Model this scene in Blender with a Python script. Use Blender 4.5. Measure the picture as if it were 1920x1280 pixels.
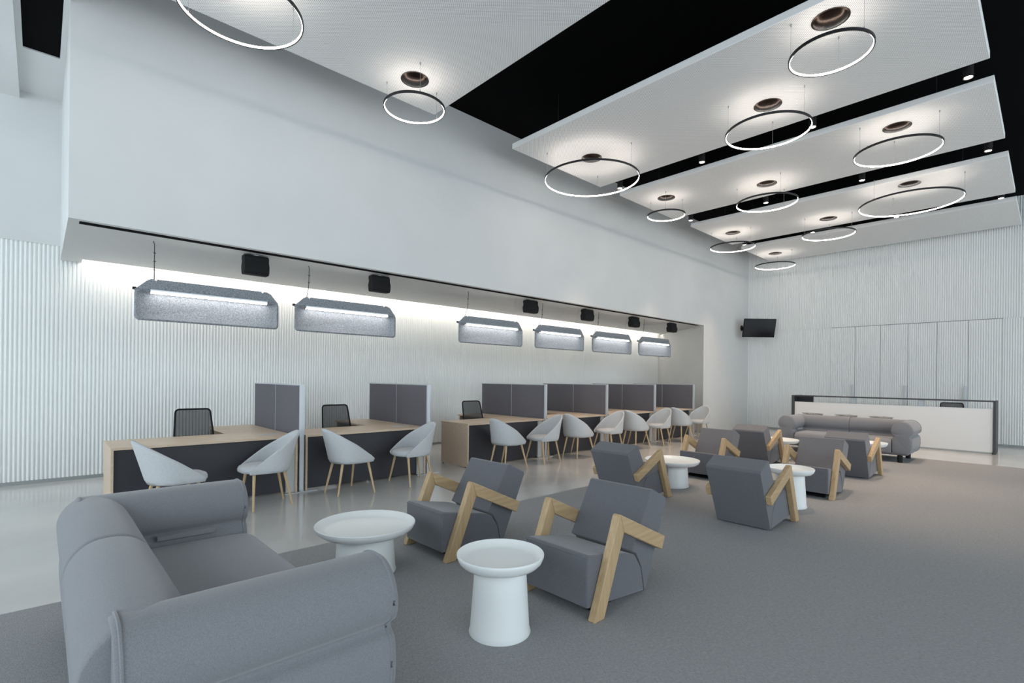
import bpy, bmesh, math, random
from math import sin, cos, pi, radians as R
from mathutils import Vector, Matrix
random.seed(7)
for o in list(bpy.data.objects): bpy.data.objects.remove(o)
scene = bpy.context.scene
C = scene.collection

# ------------------------------------------------------------------ camera
cam_d = bpy.data.cameras.new('camera'); cam = bpy.data.objects.new('camera', cam_d); C.objects.link(cam)
YAW, ROLL = R(46.9), R(0.6426)
F = Vector((cos(YAW), sin(YAW), 0)); Rt = Vector((sin(YAW), -cos(YAW), 0)); Up = Vector((0, 0, 1))
R2 = Rt*cos(ROLL) + Up*sin(ROLL); U2 = Up*cos(ROLL) - Rt*sin(ROLL)
M = Matrix((R2, U2, -F)).transposed().to_4x4(); M.translation = Vector((0, 0, 1.5))
cam.matrix_world = M
cam_d.sensor_width = 36; cam_d.lens = 947.228/1920*36; cam_d.shift_y = 68.97/1920
cam_d.clip_start = 0.05; cam_d.clip_end = 100
scene.camera = cam

# ------------------------------------------------------------------ world + exposure
w = bpy.data.worlds.new('sky'); scene.world = w; w.use_nodes = True
bg = w.node_tree.nodes['Background']; bg.inputs[0].default_value = (0.80, 0.92, 1.0, 1); bg.inputs[1].default_value = 2.45
scene.view_settings.view_transform = 'Standard'; scene.view_settings.look = 'None'
scene.view_settings.exposure = 0.0; scene.view_settings.gamma = 1.0; scene.view_settings.use_curve_mapping = False

# ------------------------------------------------------------------ materials
def mat(name, col, rough=0.6, metal=0.0, spec=0.5, emit=None, estr=0.0, alpha=None, sheen=0.0):
    m = bpy.data.materials.new(name); m.use_nodes = True
    b = m.node_tree.nodes['Principled BSDF']
    b.inputs['Base Color'].default_value = (*col, 1); b.inputs['Roughness'].default_value = rough
    b.inputs['Metallic'].default_value = metal; b.inputs['Specular IOR Level'].default_value = spec
    if sheen: b.inputs['Sheen Weight'].default_value = sheen
    if emit: b.inputs['Emission Color'].default_value = (*emit, 1); b.inputs['Emission Strength'].default_value = estr
    if alpha is not None: b.inputs['Alpha'].default_value = alpha
    return m
def nodes(m): return m.node_tree, m.node_tree.nodes, m.node_tree.links, m.node_tree.nodes['Principled BSDF']
def noise_col(m, c1, c2, scale, detail=4, mapping=(1,1,1), bump=0.0, bscale=None, lo=0.35, hi=0.65, coord='Object', dist=0.01):
    t, n, l, b = nodes(m)
    tc = n.new('ShaderNodeTexCoord'); mp = n.new('ShaderNodeMapping'); mp.inputs['Scale'].default_value = mapping
    nz = n.new('ShaderNodeTexNoise'); nz.inputs['Scale'].default_value = scale; nz.inputs['Detail'].default_value = detail
    cr = n.new('ShaderNodeValToRGB'); cr.color_ramp.elements[0].color = (*c1, 1); cr.color_ramp.elements[1].color = (*c2, 1)
    cr.color_ramp.elements[0].position = lo; cr.color_ramp.elements[1].position = hi
    l.new(tc.outputs[coord], mp.inputs[0]); l.new(mp.outputs[0], nz.inputs['Vector']); l.new(nz.outputs['Fac'], cr.inputs[0]); l.new(cr.outputs[0], b.inputs['Base Color'])
    if bump:
        bp = n.new('ShaderNodeBump'); bp.inputs['Strength'].default_value = bump; bp.inputs['Distance'].default_value = dist
        if bscale:
            n2 = n.new('ShaderNodeTexNoise'); n2.inputs['Scale'].default_value = bscale; n2.inputs['Detail'].default_value = 2
            l.new(mp.outputs[0], n2.inputs['Vector']); l.new(n2.outputs['Fac'], bp.inputs['Height'])
        else: l.new(nz.outputs['Fac'], bp.inputs['Height'])
        l.new(bp.outputs[0], b.inputs['Normal'])
    return m
def wood(name, c1, c2, rough=0.45, along=(0.6, 9, 9), scale=6):
    m = mat(name, c1, rough); return noise_col(m, c1, c2, scale, 6, along, bump=0.05, lo=0.3, hi=0.7)

M_plaster = noise_col(mat('white_plaster', (.74,.75,.74), .7, spec=.3), (.695,.70,.695), (.72,.725,.72), 1.5)
M_corr = mat('corrugated_white', (.88,.895,.88), .5, spec=.4)
M_black = mat('ceiling_black', (.0035,.0035,.004), .9, spec=.05)
M_blackm = mat('black_metal', (.012,.012,.013), .45)
M_blackp = mat('black_plastic', (.012,.012,.013), .75, spec=.25)
M_char = mat('charcoal_metal', (.05,.053,.06), .5)
M_conc = noise_col(mat('polished_concrete', (.3,.3,.3), .13, spec=.6), (.53,.52,.505), (.61,.60,.58), 0.9, 8, (1,1,1), bump=.02, bscale=6)
M_carpet = noise_col(mat('grey_carpet', (.1,.1,.11), .95, spec=.1), (.255,.256,.26), (.39,.391,.395), 150, 2, (1.5,.4,1), bump=.12, bscale=200, lo=.25, hi=.75, dist=.004)
M_wood = wood('pale_desk_wood', (.60,.455,.33), (.69,.545,.41), .4, (1, 6, 6), 5)
M_oak = wood('oak', (.44,.30,.16), (.55,.39,.22), .45, (14, 14, 1.0), 3)
M_oak2 = wood('oak_arm', (.44,.30,.16), (.55,.39,.22), .45, (1.0, 14, 14), 3)
M_leg = wood('pale_leg_wood', (.56,.39,.21), (.66,.48,.28), .45, (6, 6, .5), 6)
M_modesty = mat('graphite_panel', (.036,.035,.043), .5)
M_divfab = noise_col(mat('grey_divider_fabric', (.11,.105,.12), .85, spec=.2), (.135,.13,.148), (.165,.16,.178), 220, 2)
M_alu = mat('pale_aluminium', (.57,.60,.63), .38, metal=.35)
M_lightgrey = mat('light_grey_laminate', (.55,.56,.55), .5)
M_arm = noise_col(mat('charcoal_fabric', (.09,.095,.11), .9, spec=.15, sheen=.3), (.125,.127,.14), (.16,.163,.18), 260, 2, bump=.25, bscale=500, dist=.002)
M_sofa = noise_col(mat('grey_fabric', (.2,.2,.22), .9, spec=.15, sheen=.3), (.21,.213,.23), (.255,.258,.275), 260, 2, bump=.3, bscale=420, dist=.003)
M_sofa_dk = mat('dark_grey_trim', (.10,.10,.115), .85)
M_shell = noise_col(mat('light_grey_fabric', (.4,.42,.45), .9, spec=.15), (.50,.515,.53), (.61,.625,.64), 180, 3, bump=.15, bscale=400, dist=.002)
M_white = mat('matt_white', (.83,.85,.84), .32)
M_white2 = mat('white_counter', (.80,.80,.80), .4)
M_felt = noise_col(mat('grey_felt', (.16,.18,.2), .95, spec=.1), (.20,.215,.235), (.36,.38,.41), 70, 4, lo=.35, hi=.65, bump=.2, dist=.003)
M_mesh = mat('black_mesh', (.035,.035,.038), .8, alpha=.8)
M_bronze = mat('dark_bronze', (.05,.038,.032), .22, metal=1.0)
M_chrome = mat('brushed_steel', (.6,.6,.6), .25, metal=1)
M_screen = mat('screen_black', (.006,.006,.008), .12)
M_seatdk = mat('dark_seat', (.16,.15,.14), .5)
M_ringlit = mat('ring_diffuser', (.9,.9,.9), .5, emit=(1, .89, .79), estr=26)
M_spotlit = mat('downlight_lens', (.9,.9,.9), .5, emit=(1, .86, .72), estr=14)
M_striplit = mat('strip_diffuser', (.9,.9,.9), .5, emit=(1, .96, .92), estr=11)
M_cove = mat('cove_led', (.9,.9,.9), .5, emit=(1, .91, .82), estr=17)
M_cable = mat('steel_cable', (.35,.35,.36), .4, metal=.5)
M_cord = mat('dark_cord', (.05,.045,.045), .6)
M_skirt = mat('skirting_grey', (.36,.38,.37), .5)

def perforated():
    m = mat('perforated_panel', (.72,.72,.72), .65, spec=.3); t, n, l, b = nodes(m)
    tc = n.new('ShaderNodeTexCoord'); mp = n.new('ShaderNodeMapping'); mp.inputs['Scale'].default_value = (50, 50, 50)
    mp.inputs['Rotation'].default_value = (0, 0, R(45))
    fr = n.new('ShaderNodeVectorMath'); fr.operation = 'FRACTION'
    sb = n.new('ShaderNodeVectorMath'); sb.operation = 'SUBTRACT'; sb.inputs[1].default_value = (.5, .5, 0)
    sx = n.new('ShaderNodeSeparateXYZ'); cx = n.new('ShaderNodeCombineXYZ'); ln = n.new('ShaderNodeVectorMath'); ln.operation = 'LENGTH'
    lt = n.new('ShaderNodeMath'); lt.operation = 'LESS_THAN'; lt.inputs[1].default_value = .22
    ge = n.new('ShaderNodeNewGeometry'); sn = n.new('ShaderNodeSeparateXYZ'); fl = n.new('ShaderNodeMath'); fl.operation = 'LESS_THAN'; fl.inputs[1].default_value = -.9
    mu = n.new('ShaderNodeMath'); mu.operation = 'MULTIPLY'
    mx = n.new('ShaderNodeMix'); mx.data_type = 'RGBA'; mx.inputs['A'].default_value = (.87,.87,.865,1); mx.inputs['B'].default_value = (.24,.24,.245,1)
    l.new(tc.outputs['Object'], mp.inputs[0]); l.new(mp.outputs[0], fr.inputs[0]); l.new(fr.outputs[0], sb.inputs[0]); l.new(sb.outputs[0], sx.inputs[0])
    l.new(sx.outputs[0], cx.inputs[0]); l.new(sx.outputs[1], cx.inputs[1]); l.new(cx.outputs[0], ln.inputs[0]); l.new(ln.outputs['Value'], lt.inputs[0])
    l.new(ge.outputs['Normal'], sn.inputs[0]); l.new(sn.outputs[2], fl.inputs[0]); l.new(lt.outputs[0], mu.inputs[0]); l.new(fl.outputs[0], mu.inputs[1])
    l.new(mu.outputs[0], mx.inputs['Factor']); l.new(mx.outputs['Result'], b.inputs['Base Color'])
    return m
M_perf = perforated()

# ------------------------------------------------------------------ mesh helpers
def box(bm, x0, x1, y0, y1, z0, z1, mtx=None):
    vs = [bm.verts.new((x, y, z)) for z in (z0, z1) for y in (y0, y1) for x in (x0, x1)]
    for f in ((0,2,3,1),(4,5,7,6),(0,1,5,4),(2,6,7,3),(0,4,6,2),(1,3,7,5)): bm.faces.new([vs[i] for i in f])
    if mtx:
        for v in vs: v.co = mtx @ v.co
    return vs
def prism(bm, pts, d0, d1, axis='z'):
    """polygon pts (a,b) extruded; axis z: (a,b,d); y: (a,d,b); x: (d,a,b)"""
    def P(a, b, d): return {'z': (a, b, d), 'y': (a, d, b), 'x': (d, a, b)}[axis]
    lo = [bm.verts.new(P(a, b, d0)) for a, b in pts]; hi = [bm.verts.new(P(a, b, d1)) for a, b in pts]
    n = len(pts)
    fs = [bm.faces.new(lo[::-1]), bm.faces.new(hi)]
    for i in range(n): fs.append(bm.faces.new((lo[i], lo[(i+1) % n], hi[(i+1) % n], hi[i])))
    bmesh.ops.recalc_face_normals(bm, faces=fs)
def frustum(bm, p0, p1, r0, r1, seg=16, cap=True):
    p0 = Vector(p0); p1 = Vector(p1); d = (p1-p0).normalized(); q = d.to_track_quat('Z', 'Y')
    a = [bm.verts.new(p0 + q @ Vector((r0*cos(2*pi*i/seg), r0*sin(2*pi*i/seg), 0))) for i in range(seg)]
    b = [bm.verts.new(p1 + q @ Vector((r1*cos(2*pi*i/seg), r1*sin(2*pi*i/seg), 0))) for i in range(seg)]
    for i in range(seg): bm.faces.new((a[i], a[(i+1) % seg], b[(i+1) % seg], b[i]))
    if cap: bm.faces.new(a[::-1]); bm.faces.new(b)
def tube(bm, pts, r, seg=8, closed=False):
    pts = [Vector(p) for p in pts]; n = len(pts); rings = []
    up = Vector((0, 0, 1))
    for i, p in enumerate(pts):
        if closed: d = pts[(i+1) % n] - pts[i-1]
        else: d = pts[min(i+1, n-1)] - pts[max(i-1, 0)]
        d.normalize(); s = d.cross(up)
        if s.length < 1e-3: s = d.cross(Vector((1, 0, 0)))
        s.normalize(); t = s.cross(d)
        rings.append([bm.verts.new(p + s*r*cos(2*pi*k/seg) + t*r*sin(2*pi*k/seg)) for k in range(seg)])
    m = n if closed else n-1
    for i in range(m):
        a, b = rings[i], rings[(i+1) % n]
        for k in range(seg): bm.faces.new((a[k], a[(k+1) % seg], b[(k+1) % seg], b[k]))
    if not closed: bm.faces.new(rings[0][::-1]); bm.faces.new(rings[-1])
def lathe(bm, prof, seg=48, c=(0,0,0)):
    rings = []
    for r, z in prof:
        if r < 1e-5: rings.append([bm.verts.new((c[0], c[1], c[2]+z))])
        else: rings.append([bm.verts.new((c[0]+r*cos(2*pi*i/seg), c[1]+r*sin(2*pi*i/seg), c[2]+z)) for i in range(seg)])
    for a, b in zip(rings, rings[1:]):
        for i in range(seg):
            j = (i+1) % seg
            if len(a) == 1 and len(b) == 1: continue
            if len(a) == 1: bm.faces.new((a[0], b[j], b[i]))
            elif len(b) == 1: bm.faces.new((a[i], a[j], b[0]))
            else: bm.faces.new((a[i], a[j], b[j], b[i]))
def new(): return bmesh.new()
def obj(name, bm, m, parent=None, smooth=False, bevel=0, seg=2, subsurf=0, angle=35, solid=0):
    bmesh.ops.recalc_face_normals(bm, faces=bm.faces)
    me = bpy.data.meshes.new(name); bm.to_mesh(me); bm.free(); me.materials.append(m)
    o = bpy.data.objects.new(name, me); C.objects.link(o)
    if parent: o.parent = parent
    if solid:
        s = o.modifiers.new('solid', 'SOLIDIFY'); s.thickness = solid; s.offset = 0
    if bevel:
        b = o.modifiers.new('bevel', 'BEVEL'); b.width = bevel; b.segments = seg; b.limit_method = 'ANGLE'; b.angle_limit = R(30)
    if subsurf:
        s = o.modifiers.new('sub', 'SUBSURF'); s.levels = subsurf; s.render_levels = subsurf
    if smooth:
        for p in me.polygons: p.use_smooth = True
        try: me.set_sharp_from_angle(angle=R(angle))
        except Exception: pass
    elif bevel:
        for p in me.polygons: p.use_smooth = True
        try: me.set_sharp_from_angle(angle=R(30))
        except Exception: pass
    return o
def tag(o, label, cat, group=None):
    o['label'] = label; o['category'] = cat
    if group: o['group'] = group
    return o
def thing(name, label, cat, loc=(0,0,0), rz=0, group=None):
    o = bpy.data.objects.new(name, None); C.objects.link(o); o.empty_display_size = .1
    o.location = loc; o.rotation_euler = (0, 0, rz); return tag(o, label, cat, group)
def struct(name, bm, m, parent=None, **k):
    o = obj(name, bm, m, parent, **k)
    if not parent: o['kind'] = 'structure'
    return o
def kids(o): return [c for c in bpy.data.objects if c.parent == o]
def dup(root, loc, rz, label, group=None):
    r = root.copy(); C.objects.link(r); r.location = loc; r.rotation_euler = (0, 0, rz); r['label'] = label
    if group: r['group'] = group
    for ch in kids(root):
        c = ch.copy(); C.objects.link(c); c.parent = r
        for g in kids(ch):
            d = g.copy(); C.objects.link(d); d.parent = c
    return r
def place(maker, items, group):
    """items: (label, loc, rz)"""
    proto = maker(items[0][0]); proto.location = items[0][1]; proto.rotation_euler = (0, 0, items[0][2]); proto['group'] = group
    for lab, loc, rz in items[1:]: dup(proto, loc, rz, lab, group)

# ------------------------------------------------------------------ room shell
WY, BY, FX, CZ, PZ, SZ = 9.43, 6.78, 16.9, 5.95, 5.2, 3.07
bm = new(); box(bm, -5, FX+.3, -6, WY+.3, -.15, 0); struct('floor', bm, M_conc)
bm = new(); box(bm, -5, FX+.3, -6, WY+.3, CZ, CZ+.15); struct('ceiling', bm, M_black)

def corrugated(bm, p0, p1, z0, z1, nrm, period=.045, amp=.010, per=8):
    p0 = Vector((*p0, 0)); p1 = Vector((*p1, 0)); L = (p1-p0).length; d = (p1-p0)/L; nn = Vector((*nrm, 0))
    n = int(round(L/period))*per; prev = None
    for i in range(n+1):
        s = L*i/n; off = amp*(abs(cos(pi*i/per))*2-1)
        q = p0 + d*s + nn*(off+amp)
        a = bm.verts.new((q.x, q.y, z0)); b = bm.verts.new((q.x, q.y, z1))
        if prev: bm.faces.new((prev[0], a, b, prev[1]))
        prev = (a, b)
bm = new()
corrugated(bm, (-4.9, WY), (.26, WY), .05, 3.26, (0, -1)); corrugated(bm, (.26, WY), (15.86, WY), .05, 3.29, (0, -1))
box(bm, -5, FX+.3, WY+.001, WY+.3, 0, CZ); struct('wall_left', bm, M_corr, smooth=True, angle=50)
bm = new(); box(bm, -4.9, .26, WY-.03, WY+.001, 3.26, 5.25); struct('trim_1', bm, M_plaster)
bm = new()
DY = [4.41, 3.815, 3.22, 2.62, 2.025, 1.42, .81]
corrugated(bm, (FX, -5.9), (FX, DY[-1]), .05, SZ, (-1, 0)); corrugated(bm, (FX, DY[0]), (FX, BY), .05, SZ, (-1, 0)); corrugated(bm, (FX, -5.9), (FX, BY), SZ+.008, CZ, (-1, 0))
box(bm, FX+.001, FX+.3, -6, WY, 0, CZ); struct('wall_far', bm, M_corr, smooth=True, angle=50)
bm = new(); box(bm, FX-.012, FX+.001, DY[-1]-.002, DY[0]+.002, 0, SZ+.008); struct('trim_2', bm, mat('joint_shadow_gap', (.12,.12,.12), .8))
for i in range(6):
    bm = new(); a, b = DY[i+1]+.004, DY[i]-.004
    corrugated(bm, (FX-.013, a), (FX-.013, b), .05, SZ-.004, (-1, 0)); 
    d = struct('door_%d' % (i+1), bm, M_corr, smooth=True, angle=50)
    if i % 2 == 0:
        y = DY[i+1]+.055
        bm = new(); box(bm, FX-.085, FX-.055, y-.02, y+.02, .72, 1.43); box(bm, FX-.06, FX-.02, y-.012, y+.012, .78, .81); box(bm, FX-.06, FX-.02, y-.012, y+.012, 1.34, 1.37)
        obj('door_handle', bm, M_alu, d, bevel=.004)
# bulkhead over the counters
bm = new(); box(bm, .2, FX, BY, WY-.30, SZ, CZ); box(bm, .2, .42, WY-.30, WY-.021, SZ, CZ); box(bm, .42, FX, WY-.30, WY-.021, SZ+.22, CZ)
struct('wall_bulkhead', bm, M_plaster)
bm = new(); box(bm, .46, 15.5, WY-.295, WY-.23, SZ+.17, SZ+.19)
tag(obj('cove_light', bm, M_cove), 'hidden linear cove light washing the top of the ribbed wall behind the counters', 'light')
bm = new(); prism(bm, [(13.8, BY), (FX, BY), (FX, WY), (15.84, WY)], 0, SZ); struct('wall_recess_end', bm, M_plaster)
# left ceiling pocket
bm = new(); box(bm, -4.9, -.22, 6.2, WY, 5.15, 5.4); box(bm, -.22, .2, 8.13, WY, 5.25, 5.4); box(bm, -.22, -.17, 6.2, 8.13, 5.25, 5.4); box(bm, .15, .2, 6.2, 8.13, 5.25, 5.4)
struct('ceiling_left', bm, M_plaster)
bm = new(); box(bm, -.17, .15, 6.2, 8.13, 5.265, 5.4); o = struct('trim_3', bm, M_black)
# slot along bulkhead front
bm = new(); box(bm, .29, 13.68, 6.865, 6.965, SZ-.006, SZ-.0002); tag(obj('linear_air_slot', bm, mat('slot_black', (.004,.004,.004), .9, spec=.05)), 'long thin black slot running along the front of the bulkhead underside', 'ceiling vent')
# skirting
bm = new(); box(bm, -4.9, 15.8, WY-.012, WY+.001, 0, .05); struct('baseboard_left', bm, M_skirt)
bm = new(); box(bm, FX-.02, FX+.001, -5.9, BY, 0, .05); struct('baseboard_far', bm, M_skirt)
# sides of the hall outside the view: glazed rear; right glazing run full length to add fill light
bm = new()
for x in (-4.9, -2.5, 0, 2.5, 5.0, 7.5, 10.0, 12.5, 15.0, 16.8): box(bm, x, x+.08, -5.9, -5.75, 0, CZ)
box(bm, -4.9, 16.9, -5.9, -5.75, CZ-.25, CZ); box(bm, -4.9, 16.9, -5.9, -5.75, 0, .1)
struct('window_fill_1', bm, M_char)
bm = new()
for y in (-5.9, -3.5, -1.0, 1.5, 4.0, 6.5, 9.35): box(bm, -4.98, -4.86, y, y+.08, 0, CZ)
box(bm, -4.98, -4.86, -5.9, WY, CZ-.25, CZ); struct('window_2', bm, M_char)

# carpet
bm = new(); box(bm, -4.8, 12.74, -5.7, 4.42, .0005, .008)
tag(obj('carpet', bm, M_carpet), 'large flat grey woven carpet under the sofas and armchairs', 'carpet')
CP = .008

# ------------------------------------------------------------------ ceiling panels
panel_labels = ['nearest white perforated ceiling panel, cut off by the top edge',
 'widest-looking white ceiling panel beyond the big black gap, three rings under it',
 'white ceiling panel third from the camera, three rings beneath it',
 'white ceiling panel second from the far wall, largest ring at its right part',
 'farthest white ceiling panel, beside the ribbed far wall']
for (x0, x1), lab in zip([(-1.5, 4.04), (5.54, 7.87), (8.51, 10.6), (11.44, 13.74), (14.33, 16.6)], panel_labels):
    bm = new(); box(bm, x0, x1, .51, 5.98, PZ, PZ+.085)
    p = obj('ceiling_panel', bm, M_perf, bevel=.006); tag(p, lab, 'ceiling panel', 'suspended white ceiling panels')
    bm = new()
    for xx in (x0+.35, x1-.35):
        for yy in (1.1, 5.3): frustum(bm, (xx, yy, PZ+.08), (xx, yy, CZ), .004, .004, 6)
    obj('hanger', bm, M_blackm, p)

# ------------------------------------------------------------------ ring pendants + fixtures
rings = [ # x, y, r, angle, label
 (1.33,5.11,.52,13,'glowing ring pendant at the top left, partly cut off by the frame'),
 (3.38,5.44,.37,8,'small glowing ring pendant under the near corner of the first ceiling panel'),
 (6.72,5.29,.78,30,'large glowing ring pendant at the left corner of the second ceiling panel'),
 (5.86,1.57,.37,3,'small glowing ring pendant near the top right, under the second ceiling panel'),
 (7.10,2.63,.52,13,'medium ring pendant crossing the black gap after the second ceiling panel'),
 (9.04,1.56,.52,13,'medium ring pendant at the right part of the third ceiling panel'),
 (9.93,3.68,.52,-15,'medium ring pendant at the middle of the third ceiling panel'),
 (9.27,5.38,.37,-31,'small ring pendant at the left end of the third ceiling panel'),
 (11.80,1.84,.78,28,'large wide ring pendant at right under the fourth ceiling panel'),
 (13.03,3.49,.52,13,'medium ring pendant at the middle of the fourth ceiling panel'),
 (12.63,5.48,.52,13,'medium ring pendant at the left end of the fourth ceiling panel'),
 (15.52,5.50,.52,13,'farthest ring pendant, under the left end of the last ceiling panel')]
RZ = 4.84
def annulus(bm, prof, seg=96):
    rr = [[bm.verts.new((r*cos(2*pi*i/seg), r*sin(2*pi*i/seg), z)) for r, z in prof] for i in range(seg)]
    n = len(prof)
    for i in range(seg):
        a, b = rr[i], rr[(i+1) % seg]
        for k in range(n): bm.faces.new((a[k], a[(k+1) % n], b[(k+1) % n], b[k]))
shared = {}
for x, y, r, a0, lab in rings:
    t = thing('ring_pendant_light', lab, 'pendant light', (x, y, RZ), R(a0), 'ring pendants under the ceiling panels')
    if r not in shared:
        bm = new(); annulus(bm, [(r-.003, -.014), (r+.008, -.014), (r+.008, .015), (r-.003, .015)]); f = obj('ring_frame', bm, M_blackm, t, smooth=True)
        bm = new(); annulus(bm, [(r-.008, -.008), (r-.0035, -.010), (r-.0035, .011), (r-.008, .009)]); g = obj('light_diffuser', bm, M_ringlit, t, smooth=True)
        cb = []
        for k in range(3):
            bm = new(); c, s = cos(k*2*pi/3)*(r-.005), sin(k*2*pi/3)*(r-.005)
            frustum(bm, (c, s, .02), (c, s, PZ-RZ), .0016, .0016, 6); frustum(bm, (c, s, PZ-RZ-.03), (c, s, PZ-RZ-.0005), .006, .008, 10); frustum(bm, (c, s, .02), (c, s, .035), .005, .005, 8)
            cb.append(obj('cable', bm, M_cable, t))
        shared[r] = [f, g]+cb
    else:
        for ch in shared[r]:
            c = ch.copy(); C.objects.link(c); c.parent = t
    nm = lab.split(' pendant')[0]
    bm = new(); lathe(bm, [(0, -.036), (.05, -.035), (.10, -.028), (.135, -.017), (.152, -.008), (.155, -.006), (.172, -.006), (.172, -.0005), (0, -.0005)], 40)
    o = obj('ceiling_canopy', bm, M_bronze, smooth=True); o.location = (x, y, PZ)
    tag(o, ('round dark metal dish on the ceiling panel above the ' + lab)[:200], 'ceiling fixture', 'dark dishes above the rings')
short = ['first ring at the top left corner','small ring of the first panel','large left ring of the second panel','small upper right ring of the second panel','middle ring of the second panel','right ring of the third panel','middle ring of the third panel','small left ring of the third panel','large right ring of the fourth panel','middle ring of the fourth panel','left ring of the fourth panel','ring nearest the far wall']
for o, s in zip([o for o in C.objects if o.name.startswith('ceiling_canopy')], short): o['label'] = 'dark round ceiling dish above the ' + s

# downlights in the gaps
k = 0
gapn = ['gap between second and third ceiling panels', 'gap between third and fourth ceiling panels', 'gap between fourth and fifth ceiling panels']
posn = ['rightmost', 'second from the right', 'second from the left', 'leftmost']
dl = None
for gi, gx in enumerate((8.19, 11.0, 14.0)):
    for pi_, yy in enumerate((.72, 2.41, 4.09, 5.75)):
        lab = 'black cylinder spotlight, %s in the %s' % (posn[pi_], gapn[gi])
        if dl is None:
            dl = thing('cylinder_spotlight', lab, 'spotlight', (gx, yy, PZ), 0, 'cylinder spotlights in the ceiling gaps')
            bm = new(); frustum(bm, (0, 0, .0), (0, 0, .28), .05, .05, 24, cap=False); frustum(bm, (0, 0, .015), (0, 0, .28), .044, .044, 24); frustum(bm, (0,0,.28),(0,0,CZ-PZ),.008,.008,8)
            obj('housing', bm, M_blackm, dl, smooth=True)
            bm = new(); frustum(bm, (0, 0, .004), (0, 0, .012), .040, .040, 24); obj('lens', bm, M_spotlit, dl)
        else: dup(dl, (gx, yy, PZ), 0, lab)
        ld = bpy.data.lights.new('spot', 'SPOT'); ld.energy = 270; ld.spot_size = R(66); ld.spot_blend = 1.0; ld.color = (1, .76, .56); ld.shadow_soft_size = .05
        lo = bpy.data.objects.new('spot_lamp', ld); C.objects.link(lo); lo.location = (gx, yy, PZ-.01)

# ------------------------------------------------------------------ felt pendants + black boxes
def felt_lamp(label):
    t = thing('felt_pendant_lamp', label, 'pendant lamp', group='grey felt pendant lamps')
    L = 1.60
    # lower tray: rounded rectangle with a raised rim
    def rrect(w0, w1, z0, z1, r, n=6, tl=0):
        pts = []
        for cx, cz, a0 in ((w1-r, z0+r, -90), (w1-r, z1-r, 0), (w0+r, z1-r, 90), (w0+r, z0+r, 180)):
            for i in range(n+1): a = R(a0+90*i/n); pts.append((cx+r*cos(a), cz+r*sin(a)))
        return pts
    bm = new()
    outer = rrect(0, L, -.34, .02, .05); mid = rrect(.018, L-.018, -.322, .01, .04); inn = rrect(.06, L-.06, -.285, -.01, .03)
    la = [bm.verts.new((a, 0, b)) for a, b in outer]; lb = [bm.verts.new((a, -.006, b)) for a, b in mid]; lc = [bm.verts.new((a, .05, b)) for a, b in inn]
    n = len(la)
    for A, B in ((la, lb), (lb, lc)):
        for i in range(n): bm.faces.new((A[i], A[(i+1) % n], B[(i+1) % n], B[i]))
    bm.faces.new(lc)
    obj('felt_shade_front', bm, M_felt, t, smooth=True, angle=60, solid=.01)
    bm = new()  # upper flap, leaning back toward the wall
    def q(x, s, d=0): return (x, .02-.02*s+d, .0+.155*s)
    pts = [(0.0, .0), (.0, .12), (.05, .40), (.12, .85), (.16, 1.0), (.19, 1.0), (.195, .9), (.215, .9), (.22, 1.0), (L-.22, 1.0), (L-.215, .9), (L-.195, .9), (L-.19, 1.0), (L-.15, 1.0), (L-.10, .85), (L-.04, .40), (L, .12), (L, 0)]
    lo = [bm.verts.new(q(x, s)) for x, s in pts]; bm.faces.new(lo)
    obj('felt_shade_top', bm, M_felt, t, solid=.012)
    bm = new(); box(bm, .15, L-.15, -.035, .02, -.012, .03); obj('light_housing', bm, M_alu, t, bevel=.004)
    bm = new(); box(bm, .155, L-.16, -.041, .012, -.017, .004); obj('light_strip', bm, M_striplit, t)
    bm = new(); frustum(bm, (-.015, .03, .03), (.02, .03, .03), .016, .016, 12); obj('side_knob', bm, M_blackp, t)
    for xx in (.17, L-.2):
        bm = new()
        if xx < .5:
            tube(bm, [(xx, -.05+.0, SZ-2.475+.0), (xx+.012, -.045, SZ-2.475-.04), (xx+.015, -.02, .3), (xx+.03, .09, .14)], .005, 8)
            for zz in (.26, .36, .46): frustum(bm, (xx+.002, -.03, zz), (xx+.03, -.03, zz), .005, .005, 6)
            obj('hanging_cord', bm, M_cord, t)
        else:
            tube(bm, [(xx, 0, SZ-2.475), (xx, .09, .14)], .0012, 5); obj('hanging_wire', bm, M_cable, t)
    return t
LX = [.80, 2.62, 5.50, 7.46, 9.37, 11.30]
ln = ['nearest (leftmost) grey felt pendant lamp, over the first counter', 'grey felt pendant lamp second from the left, over the second counter', 'grey felt pendant lamp third from the left, over the third counter desk',
 'grey felt pendant lamp fourth from the left, after the third black speaker box', 'grey felt pendant lamp fifth from the left, second from the far end', 'farthest and smallest-looking grey felt pendant lamp, at the recess end']
place(felt_lamp, [(l, (x, 7.3, 2.475), 0) for l, x in zip(ln, LX)], 'grey felt pendant lamps')
def black_box(label):
    t = thing('speaker', label, 'speaker')
    bm = new(); prism(bm, [(-.05, -.015), (.06, -.015), (.075, -.05), (.06, -.10), (.085, -.16), (.07, -.25), (.05, -.265), (-.06, -.265), (-.085, -.23), (-.09, -.15), (-.065, -.09), (-.07, -.05)], -.15, .15, 'x')
    obj('housing', bm, M_blackp, t, bevel=.012, seg=3)
    bm = new(); frustum(bm, (0, 0, -.02), (0, 0, 0), .03, .03, 16); box(bm, -.03, .03, -.02, .02, -.02, -.004); obj('mounting_bracket', bm, M_alu, t)
    return t
sl = ['largest black speaker box under the bulkhead, between first and second felt lamps', 'black speaker box between the second and third felt lamps', 'black speaker box between the third and fourth felt lamps', 'black speaker box between the fourth and fifth felt lamps', 'black speaker box between the fifth and sixth felt lamps', 'smallest-looking black speaker box, at the far end beyond the last felt lamp']
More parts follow.
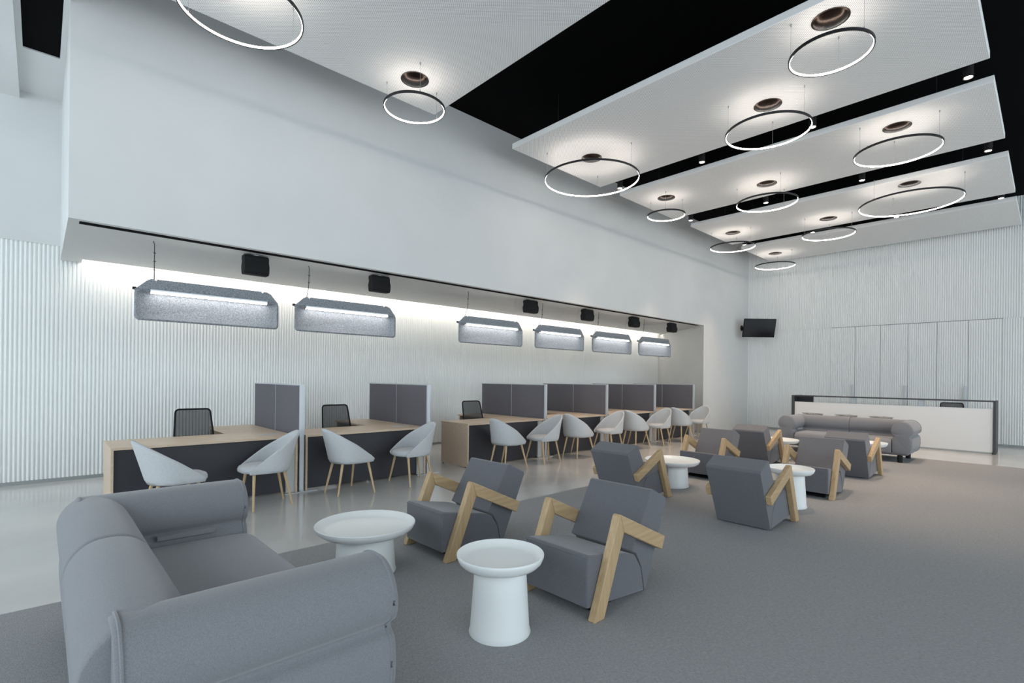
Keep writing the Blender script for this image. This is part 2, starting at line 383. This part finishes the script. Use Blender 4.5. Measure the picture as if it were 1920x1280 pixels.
place(black_box, [(l, (x, 7.12, SZ), 0) for l, x in zip(sl, (2.05, 3.83, 7.15, 8.95, 10.8, 12.63))], 'black speaker boxes under the bulkhead')

# ------------------------------------------------------------------ desks and dividers
DH, FY, DD = .735, 6.60, .77
desk_info = [(.54, 2.43, 'nearest L-shaped wooden counter desk, left of the first grey divider'),
 (2.53, 4.37, 'L-shaped wooden counter desk between the first and second dividers'),
 (5.19, 7.03, 'wooden counter desk beyond the walkway gap, with its wood side panel in view'),
 (7.13, 8.98, 'wooden counter desk fourth along the ribbed wall'),
 (9.08, 10.92, 'wooden counter desk fifth along the ribbed wall'),
 (11.03, 12.88, 'farthest wooden counter desk, beside the recess end wall')]
for x0, x1, lab in desk_info:
    t = thing('counter_desk', lab, 'desk', (x0, FY, 0), 0, 'counter desks along the ribbed wall')
    W = x1-x0
    bm = new(); prism(bm, [(0, 0), (W, 0), (W, 1.93), (W-.60, 1.93), (W-.60, DD), (0, DD)], DH-.028, DH); obj('tabletop', bm, M_wood, t, bevel=.002)
    bm = new(); box(bm, .002, .027, .006, DD-.01, .012, DH-.028); obj('side_panel', bm, M_wood, t, bevel=.0015)
    bm = new(); box(bm, W-.027, W-.002, .0, DD-.01, .012, DH-.028); obj('side_panel', bm, M_wood, t, bevel=.0015)
    bm = new(); box(bm, .027, W-.027, .06, .08, .03, DH-.028); obj('modesty_panel', bm, M_modesty, t)
    bm = new(); box(bm, W-.58, W-.02, 1.88, 1.9, .012, DH-.028); obj('back_panel', bm, M_wood, t)
    bm = new(); box(bm, W-.13, W-.027, .03, .06, .012, DH-.028); obj('cable_riser', bm, M_lightgrey, t)
    for xx in (.015, W-.015):
        for yy in (.08, .7):
            bm = new(); frustum(bm, (xx, yy, 0), (xx, yy, .014), .012, .012, 12); obj('levelling_foot', bm, M_blackp, t)
    bm = new(); box(bm, W-.36, W-.12, .30, .42, DH, DH+.004); obj('cable_flap', bm, M_alu, t, bevel=.001)
div_labels = ['nearest grey fabric divider, between the first and second counter desks', 'second grey fabric divider, right of the second counter desk', 'third grey fabric divider, behind the third desk', 'fourth grey fabric divider from the camera', 'fifth grey fabric divider from the camera', 'farthest grey fabric divider, next to the recess end wall']
def divider(label):
    t = thing('desk_divider', label, 'divider')
    for y0, y1 in ((.035, .95), (.956, 1.90)):
        bm = new(); box(bm, -.02, .02, y0, y1, .06, 1.375); obj('fabric_panel', bm, M_divfab, t, bevel=.003)
    bm = new(); box(bm, -.028, .028, 0, .035, .012, 1.39); obj('end_post', bm, M_alu, t, bevel=.003)
    bm = new(); box(bm, -.023, .023, .035, 1.91, 1.375, 1.39); obj('top_rail', bm, M_alu, t)
    bm = new(); box(bm, -.0215, .0215, .9485, .9575, .06, 1.375); obj('joint_strip', bm, M_alu, t)
    bm = new(); box(bm, -.024, .024, -.02, .3, .012, .03); box(bm, -.20, .20, -.015, .02, 0, .01); obj('floor_foot', bm, M_alu, t, bevel=.002)
    return t
place(divider, [(l, (x, FY, 0), 0) for l, x in zip(div_labels, (2.48, 4.42, 7.08, 9.03, 10.975, 12.93))], 'grey fabric dividers between the desks')

# ------------------------------------------------------------------ tub chairs
def tub_chair(label):
    t = thing('tub_chair', label, 'chair')
    NU, NV = 48, 10
    bm = new(); grid = []
    PH = 148
    for i in range(NU+1):
        ph = -PH + 2*PH*i/NU; a = abs(ph); sg = 1 if ph >= 0 else -1
        if a <= 90: bx, by = -.20*cos(R(a)), .255*sin(R(a))*sg
        else:
            bx = .262*sin(R((a-90)*90/58)); by = (.255 - .035*(1-cos(R((a-90)*90/58))))*sg
        if bx < 0: st = (.2309-.648*bx)/(.445+.421*bx)
        else: st = (.2309-.648*bx)/.445
        st = max(st - (.075*(a-90)/58 if a > 90 else 0), .05)
        col = []
        for j in range(NV+1):
            q = st*j/NV; z = .40 + .445*q
            k = 1 - .06*max(0, 1-q/.09)
            x = bx*(1 + (.65*q if bx < 0 else 0)); y = by*(1 - .13*q)
            col.append(bm.verts.new((x*k, y*k, z)))
        grid.append(col)
    for i in range(NU):
        for j in range(NV): bm.faces.new((grid[i][j], grid[i+1][j], grid[i+1][j+1], grid[i][j+1]))
    o = obj('shell', bm, M_shell, t, smooth=True, angle=80, solid=.024)
    bm = new()  # seat cushion
    out = []
    for i in range(56):
        a = 2*pi*i/56; cx, cy = cos(a), sin(a)
        rx = .325 if cx > 0 else .195; ry = .242
        e = .72; out.append((rx*math.copysign(abs(cx)**e, cx), ry*math.copysign(abs(cy)**.85, cy)))
    rows = [(.93, .398), (1.0, .412), (1.0, .438), (.97, .46), (.88, .474), (.6, .482), (.25, .48)]
    vr = [[bm.verts.new((x*s, y*s, z)) for x, y in out] for s, z in rows]
    for A, B in zip(vr, vr[1:]):
        for i in range(56): bm.faces.new((A[i], A[(i+1) % 56], B[(i+1) % 56], B[i]))
    bm.faces.new(vr[0][::-1]); bm.faces.new(vr[-1])
    obj('seat_cushion', bm, M_shell, t, smooth=True, angle=70)
    for (tx, ty), (fx, fy) in (((.20, .17), (.235, .285)), ((.20, -.17), (.235, -.285)), ((-.13, .12), (-.215, .165)), ((-.13, -.12), (-.215, -.165))):
        bm = new(); frustum(bm, (tx, ty, .405), (fx, fy, 0.0), .018, .0105, 16); obj('leg', bm, M_leg, t, smooth=True)
    return t
G = 'light grey tub chairs at the counter desks'
ch = []
names = ['nearest', 'second', 'third', 'fourth', 'fifth', 'farthest']
dsk = ['nearest counter desk', 'second counter desk', 'third counter desk', 'fourth counter desk', 'fifth counter desk', 'farthest counter desk']
for i, (xl, xr) in enumerate(((1.0, 1.97), (2.93, 3.94), (5.72, 6.70), (7.56, 8.67), (9.52, 10.58), (11.47, 12.53))):
    ch.append(('light grey tub chair with its back at left, left side of the %s' % dsk[i], (xl, 6.25 if i else 6.2, 0), R((4, 5, 8, 6, 5, 5)[i])))
    ch.append(('light grey tub chair facing left, at the right side of the %s' % dsk[i], (xr, 6.25, 0), R((178, 180, 170, 175, 176, 178)[i])))
place(tub_chair, ch, G)

# ------------------------------------------------------------------ office chairs
def office_chair(label):
    t = thing('office_chair', label, 'office chair')   # faces -y
    def bp(x, z): # curved back: y from height
        return .18 + .15*((z-.5)/.55) - .25*x*x*0
    outl = []
    w0, w1, z0, z1, r = .235, .20, .50, 1.045, .045
    for cx, cz, a0 in ((w0-.03, z0+.03, -90), (w1-r, z1-r, 0), (-w1+r, z1-r, 90), (-w0+.03, z0+.03, 180)):
        rr = .03 if cz < .6 else r
        for i in range(6): a = R(a0+18*i); outl.append((cx+rr*cos(a), cz+rr*sin(a)))
    bm = new(); tube(bm, [(x, bp(x, z), z) for x, z in outl], .011, 8, closed=True); fr = obj('back_frame', bm, M_blackp, t, smooth=True)
    bm = new(); bm.faces.new([bm.verts.new((x, bp(x, z), z)) for x, z in outl]); obj('back_mesh', bm, M_mesh, t)
    bm = new(); tube(bm, [(0, .12, .40), (0, .26, .46), (0, .27, .60)], .02, 8); obj('back_support', bm, M_blackp, t, smooth=True)
    bm = new(); box(bm, -.24, .24, -.26, .20, .43, .50); obj('seat', bm, M_blackp, t, bevel=.03, seg=4)
    bm = new(); frustum(bm, (0, 0, .10), (0, 0, .43), .028, .022, 16); obj('gas_column', bm, M_blackp, t, smooth=True)
    bm = new()
    for k in range(5): a = 2*pi*k/5+.3; frustum(bm, (0, 0, .10), (.30*cos(a), .30*sin(a), .07), .025, .014, 8)
    obj('star_base', bm, M_blackp, t)
    for k in range(5):
        a = 2*pi*k/5+.3; bm = new(); frustum(bm, (.30*cos(a)-.02, .30*sin(a), .028), (.30*cos(a)+.02, .30*sin(a), .028), .028, .028, 14); obj('caster', bm, M_blackp, t)
    return t
place(office_chair, [('black mesh office chair behind the first counter desk', (1.49, 7.44, 0), R(0)), ('black mesh office chair behind the second counter desk', (3.41, 7.44, 0), R(-3)),
 ('black mesh office chair behind the third counter desk', (6.14, 7.44, 0), R(-6)), ('black office chair showing only its top behind the white reception counter', (15.75, 1.58, 0), R(-90+180))], 'black mesh office chairs')

# ------------------------------------------------------------------ armchairs
def armchair(label):
    t = thing('armchair', label, 'armchair')   # faces +x, foot front at x=.45
    X = lambda p: .45-p
    h = .272
    # seat block
    bm = new(); prism(bm, [(X(.0), .07), (X(-.004), .375), (X(.01), .40), (X(.44), .318), (X(.53), .285), (X(.60), .185), (X(.64), .012)], -h, h, 'y')
    obj('seat_block', bm, M_arm, t, bevel=.018, seg=3)
    # back block
    bm = new(); prism(bm, [(X(.485), .322), (X(.535), .295), (X(.60), .19), (X(.644), .008), (X(.655), .012), (X(.925), .60), (X(.915), .625), (X(.735), .71), (X(.715), .705)], -h, h, 'y')
    obj('back_block', bm, M_arm, t, bevel=.016, seg=3)
    # seams
    bm = new(); tube(bm, [(X(-.003), -h+.006, .385), (X(-.003), h-.006, .385)], .003, 6); obj('seat_seam', bm, M_arm, t)
    bm = new(); prism(bm, [(X(.10), .03), (X(.54), .03), (X(.54), .004), (X(.12), .004)], -h+.06, h-.06, 'y'); obj('underside_plinth', bm, M_blackp, t)
    for s in (-1, 1):
        y0, y1 = (h+.002, h+.058) if s > 0 else (-h-.058, -h-.002)
        bm = new(); prism(bm, [(X(0), 0), (X(.10), 0), (X(.305), .497), (X(.262), .622), (X(.248), .612)], y0, y1, 'y'); obj('arm_leg', bm, M_oak, t, bevel=.006)
        bm = new(); prism(bm, [(X(.263), .622), (X(.306), .497), (X(.775), .283), (X(.815), .372)], y0, y1, 'y'); obj('armrest', bm, M_oak2, t, bevel=.006)
    bm = new(); box(bm, X(.66), X(.652), -.2545, -.243, .05, .075); 
    return_tag = obj('care_tag', bm, M_blackp, t)
    return t
ag = 'charcoal fabric armchairs with oak arms'
place(armchair, [
 ('charcoal armchair nearest the camera, right behind the small white pedestal table', (2.93, 2.22, CP), pi),
 ('charcoal armchair with oak arms facing the near sofa, beside the large white low table', (2.84, 3.63, CP), pi),
 ('charcoal armchair seen from behind, in front of the tall white table in the middle', (5.52, 2.17, CP), 0),
 ('charcoal armchair seen from behind, by the polished floor, beside the middle low table', (5.50, 3.65, CP), 0),
 ('charcoal armchair facing us, right one behind the tall white pedestal table in the middle', (7.73, 2.19, CP), pi),
 ('charcoal armchair facing us, left one behind the middle low white table', (7.78, 3.70, CP), pi),
 ('charcoal armchair turned away toward the far sofa, rightmost of the far pair', (9.53, 2.18, CP), 0),
 ('charcoal armchair turned away toward the far sofa, left of the far pair', (9.60, 3.66, CP), 0)], ag)

# ------------------------------------------------------------------ side tables
def table(kind):
    def mk(label):
        t = thing('side_table', label, 'side table')
        if kind == 's': r, hh, rb, rt = .258, .463, .183, .150
        else: r, hh, rb, rt = .374, .372, .232, .205
        zl = hh-.075
        bm = new(); lathe(bm, [(0, zl+.032), (r*.78, zl+.032), (r*.86, zl+.04), (r*.93, zl+.057), (r*.975, hh-.003), (r*.987, hh), (r, hh-.004), (r*.995, hh-.018), (r*.95, zl+.03), (r*.87, zl+.01), (rt+.03, zl), (rt, zl-.004), (0, zl-.004)], 72)
        obj('tray_top', bm, M_white, t, smooth=True, angle=50)
        bm = new(); lathe(bm, [(0, zl), (rt, zl), (rt+.004, zl-.03), (rb-.008, .03), (rb, .006), (rb-.003, 0), (0, 0)], 72)
        obj('pedestal', bm, M_white, t, smooth=True, angle=50)
        return t
    return mk
place(table('s'), [('small tall white pedestal side table in the foreground, in front of the nearest armchair', (2.0, 2.22, CP), 0), ('small tall white pedestal table beside the back-turned armchair in the middle', (6.58, 2.135, CP), 0), ('small white pedestal table in front of the far sofa at its right part', (10.47, 2.14, CP), 0)], 'small tall white pedestal tables')
place(table('l'), [('large low white pedestal table partly hidden by the near sofa arm', (1.845, 3.60, CP), 0), ('large low white pedestal table between the middle pairs of armchairs', (6.56, 3.67, CP), 0), ('large low white pedestal table in front of the far sofa at its left part', (10.5, 3.64, CP), 0)], 'large low white pedestal tables')

# ------------------------------------------------------------------ sofas
def spline(pts, n=5):
    P = [Vector((*p, 0)) for p in pts]; N = len(P); out = []
    for i in range(N):
        p0, p1, p2, p3 = P[i-1], P[i], P[(i+1) % N], P[(i+2) % N]
        for k in range(n):
            t = k/n
            q = .5*((2*p1)+(-p0+p2)*t+(2*p0-5*p1+4*p2-p3)*t*t+(-p0+3*p1-3*p2+p3)*t**3); out.append((q.x, q.y))
    return out
ROLL_P = [(.03,.16),(.012,.30),(.02,.43),(.05,.487),(.012,.53),(-.003,.60),(.02,.68),(.08,.735),(.16,.752),(.24,.738),(.30,.68),(.325,.605),(.312,.53),(.262,.485),(.30,.44),(.312,.36),(.305,.25),(.275,.17),(.22,.14),(.10,.14)]
def roll_mesh(bm, prof, d0, d1, f, end=.03):
    """sweep closed profile along d with puffy rounded ends; f(a,b,d)->xyz"""
    ca = sum(p[0] for p in prof)/len(prof); cb = sum(p[1] for p in prof)/len(prof)
    st = [(0, .955), (.12, .975), (.5, .992), (1, 1.0)]
    stations = [(d0+end*s, k) for s, k in st] + [((d0+d1)/2-.1*(d1-d0), 1.008), ((d0+d1)/2+.1*(d1-d0), 1.008)] + [(d1-end*s, k) for s, k in st[::-1]]
    rows = [[bm.verts.new(f(ca+(a-ca)*k, cb+(b-cb)*k, d)) for a, b in prof] for d, k in stations]
    n = len(prof)
    for A, B in zip(rows, rows[1:]):
        for i in range(n): bm.faces.new((A[i], A[(i+1) % n], B[(i+1) % n], B[i]))
    bm.faces.new(rows[0][::-1]); bm.faces.new(rows[-1])
PR = spline(ROLL_P, 4)
def sofa(label):
    t = thing('sofa', label, 'sofa')   # faces +x, centre at origin; depth 1.08, width 2.36
    W2, D2 = 1.15, .54
    # backrests: two sections, spanning the full width
    for y0, y1 in ((-W2+.085, -.004), (.004, W2-.085)):
        bm = new(); roll_mesh(bm, PR, y0, y1, lambda a, b, d: (-D2+.345-a, d, b)); bk = obj('backrest', bm, M_sofa, t, smooth=True, angle=60)
    for s in (-1, 1):
        bm = new(); roll_mesh(bm, PR, -D2+.10, D2-.08, lambda a, b, d: (d, s*(W2-.315+a), b)); ar = obj('arm', bm, M_sofa, t, smooth=True, angle=60)
        bm = new(); tube(bm, [(D2-.104, s*(W2-.315+a), b) for a, b in PR], .006, 6, closed=True); obj('piping', bm, M_sofa, ar, smooth=True)
        bm = new(); tube(bm, [(-D2+.118, s*(W2-.315+a), b) for a, b in PR], .006, 6, closed=True); obj('piping', bm, M_sofa, ar, smooth=True)
        bm = new(); box(bm, -.06, .26, s*(W2-.315)+(-.006 if s > 0 else -.04), s*(W2-.315)+(.04 if s > 0 else .006), .455, .482); obj('pull_strip', bm, M_sofa, ar, bevel=.003)
    bm = new()
    sp = spline([(-D2+.30, .16), (-D2+.30, .36), (-D2+.34, .415), (0, .425), (.36, .42), (.47, .40), (.515, .34), (.515, .24), (.49, .165), (.3, .15), (0, .15)], 4)
    rows = []
    for d, k in ((-W2+.335, .97), (-W2+.36, 1), (0, 1.012), (W2-.36, 1), (W2-.315, .97)):
        rows.append([bm.verts.new((x, d, .28+(z-.28)*k)) for x, z in sp])
    n = len(sp)
    for A, B in zip(rows, rows[1:]):
        for i in range(n): bm.faces.new((A[i], A[(i+1) % n], B[(i+1) % n], B[i]))
    bm.faces.new(rows[0][::-1]); bm.faces.new(rows[-1])
    obj('seat_cushion', bm, M_sofa, t, smooth=True, angle=60)
    bm = new(); box(bm, -.46, .48, -W2+.08, W2-.08, .135, .18); obj('base_frame', bm, M_sofa_dk, t, bevel=.01)
    for x in (-.36, .44):
        for y in (-W2+.18, W2-.18):
            bm = new(); frustum(bm, (x, y, 0), (x, y, .145), .042, .042, 20); obj('leg', bm, M_blackp, t, smooth=True)
    return t
place(sofa, [('grey upholstered sofa in the left foreground, cut off by the bottom edge', (.60, 2.94, CP), 0), ('grey two-section sofa at the far end in front of the white reception counter', (12.2, 2.90, CP), pi)], 'grey rolled-arm sofas')

# ------------------------------------------------------------------ reception counter
t = thing('reception_counter', 'long white reception counter with a dark frame behind the far sofa', 'reception counter', (14.75, 0, 0))
bm = new(); box(bm, .03, .07, .85, 4.70, .035, .965); obj('front_panel', bm, M_white2, t)
bm = new(); box(bm, .04, .6, .86, 4.69, .70, .74); obj('worktop', bm, M_white2, t)
bm = new(); box(bm, .06, .55, .86, 4.69, 0.0, .035); obj('plinth', bm, M_lightgrey, t)
bm = new(); box(bm, 0, .62, .80, .845, 0, 1.135); obj('end_panel', bm, M_char, t, bevel=.003)
bm = new(); box(bm, 0, .62, 4.705, 4.77, 0, 1.135); obj('end_panel', bm, M_char, t, bevel=.003)
bm = new(); box(bm, 0, .34, .845, 4.705, 1.108, 1.135); obj('top_shelf', bm, M_char, t)
bm = new(); box(bm, .36, .42, 4.36, 4.705, .74, 1.135); obj('end_screen', bm, M_char, t)
for y in (3.38, 2.06):
    bm = new(); box(bm, .10, .16, y-.05, y+.05, .74, 1.108); obj('shelf_bracket', bm, M_alu, t, bevel=.003)

def stool(label):
    t = thing('bar_stool', label, 'stool')
    bm = new(); lathe(bm, [(0, .655), (.17, .66), (.205, .675), (.215, .69), (.0, .685)], 36); obj('seat', bm, M_seatdk, t, smooth=True)
    bm = new(); pts = [(.215*cos(R(a)), .225*sin(R(a)), .735-.045*(1+cos(R(a)))/2) for a in range(0, 360, 12)]; tube(bm, pts, .008, 8, closed=True); obj('seat_rim', bm, M_chrome, t, smooth=True)
    bm = new(); 
    for a in (200, 160, 250, 110): tube(bm, [(.20*cos(R(a)), .20*sin(R(a)), .67), (.215*cos(R(a)), .225*sin(R(a)), .735)], .006, 6)
    obj('rim_support', bm, M_chrome, t)
    bm = new(); frustum(bm, (0, 0, .02), (0, 0, .66), .025, .022, 16); obj('column', bm, M_chrome, t, smooth=True)
    bm = new(); lathe(bm, [(0, .03), (.05, .028), (.2, .012), (.205, 0), (0, 0)], 36); obj('base', bm, M_chrome, t, smooth=True)
    bm = new(); tube(bm, [(.14*cos(R(a)), .14*sin(R(a)), .25) for a in range(0, 360, 15)], .008, 6, closed=True); frustum(bm, (-.14, 0, .25), (.14, 0, .25), .006, .006, 6); obj('footrest', bm, M_chrome, t, smooth=True)
    return t
place(stool, [('leftmost of the three steel-rimmed stools between far sofa and reception counter', (13.95, 4.03, 0), 0), ('middle of the three steel-rimmed stools behind the far sofa', (13.95, 3.32, 0), 0), ('rightmost of the three steel-rimmed stools behind the far sofa', (13.95, 2.64, 0), 0)], 'steel-rimmed stools at the reception counter')

# ------------------------------------------------------------------ television in the corner
t = thing('television', 'black wall-mounted television tilted down in the far left corner', 'television', (16.2, 6.17, 3.13))
t.rotation_mode = 'QUATERNION'
tv = Matrix((Rt, F, Up)).transposed()   # local x right, y away from camera, z up
t.rotation_quaternion = (tv.to_quaternion() @ Matrix.Rotation(R(14), 3, 'X').to_quaternion())
bm = new(); box(bm, -.49, .49, 0, .05, -.285, .285); obj('casing', bm, M_blackp, t, bevel=.006)
bm = new(); box(bm, -.475, .475, -.003, .001, -.265, .272); obj('screen', bm, M_screen, t)
Mi = t.rotation_quaternion.inverted()
e1 = Mi @ Vector((.15, .595, .05))
bm = new(); box(bm, -.12, .12, .05, .07, -.12, .12); frustum(bm, (0, .06, 0), e1, .022, .022, 12); frustum(bm, e1, Mi @ Vector((.15, .609, .05)), .09, .09, 20); obj('wall_arm', bm, M_blackp, t)
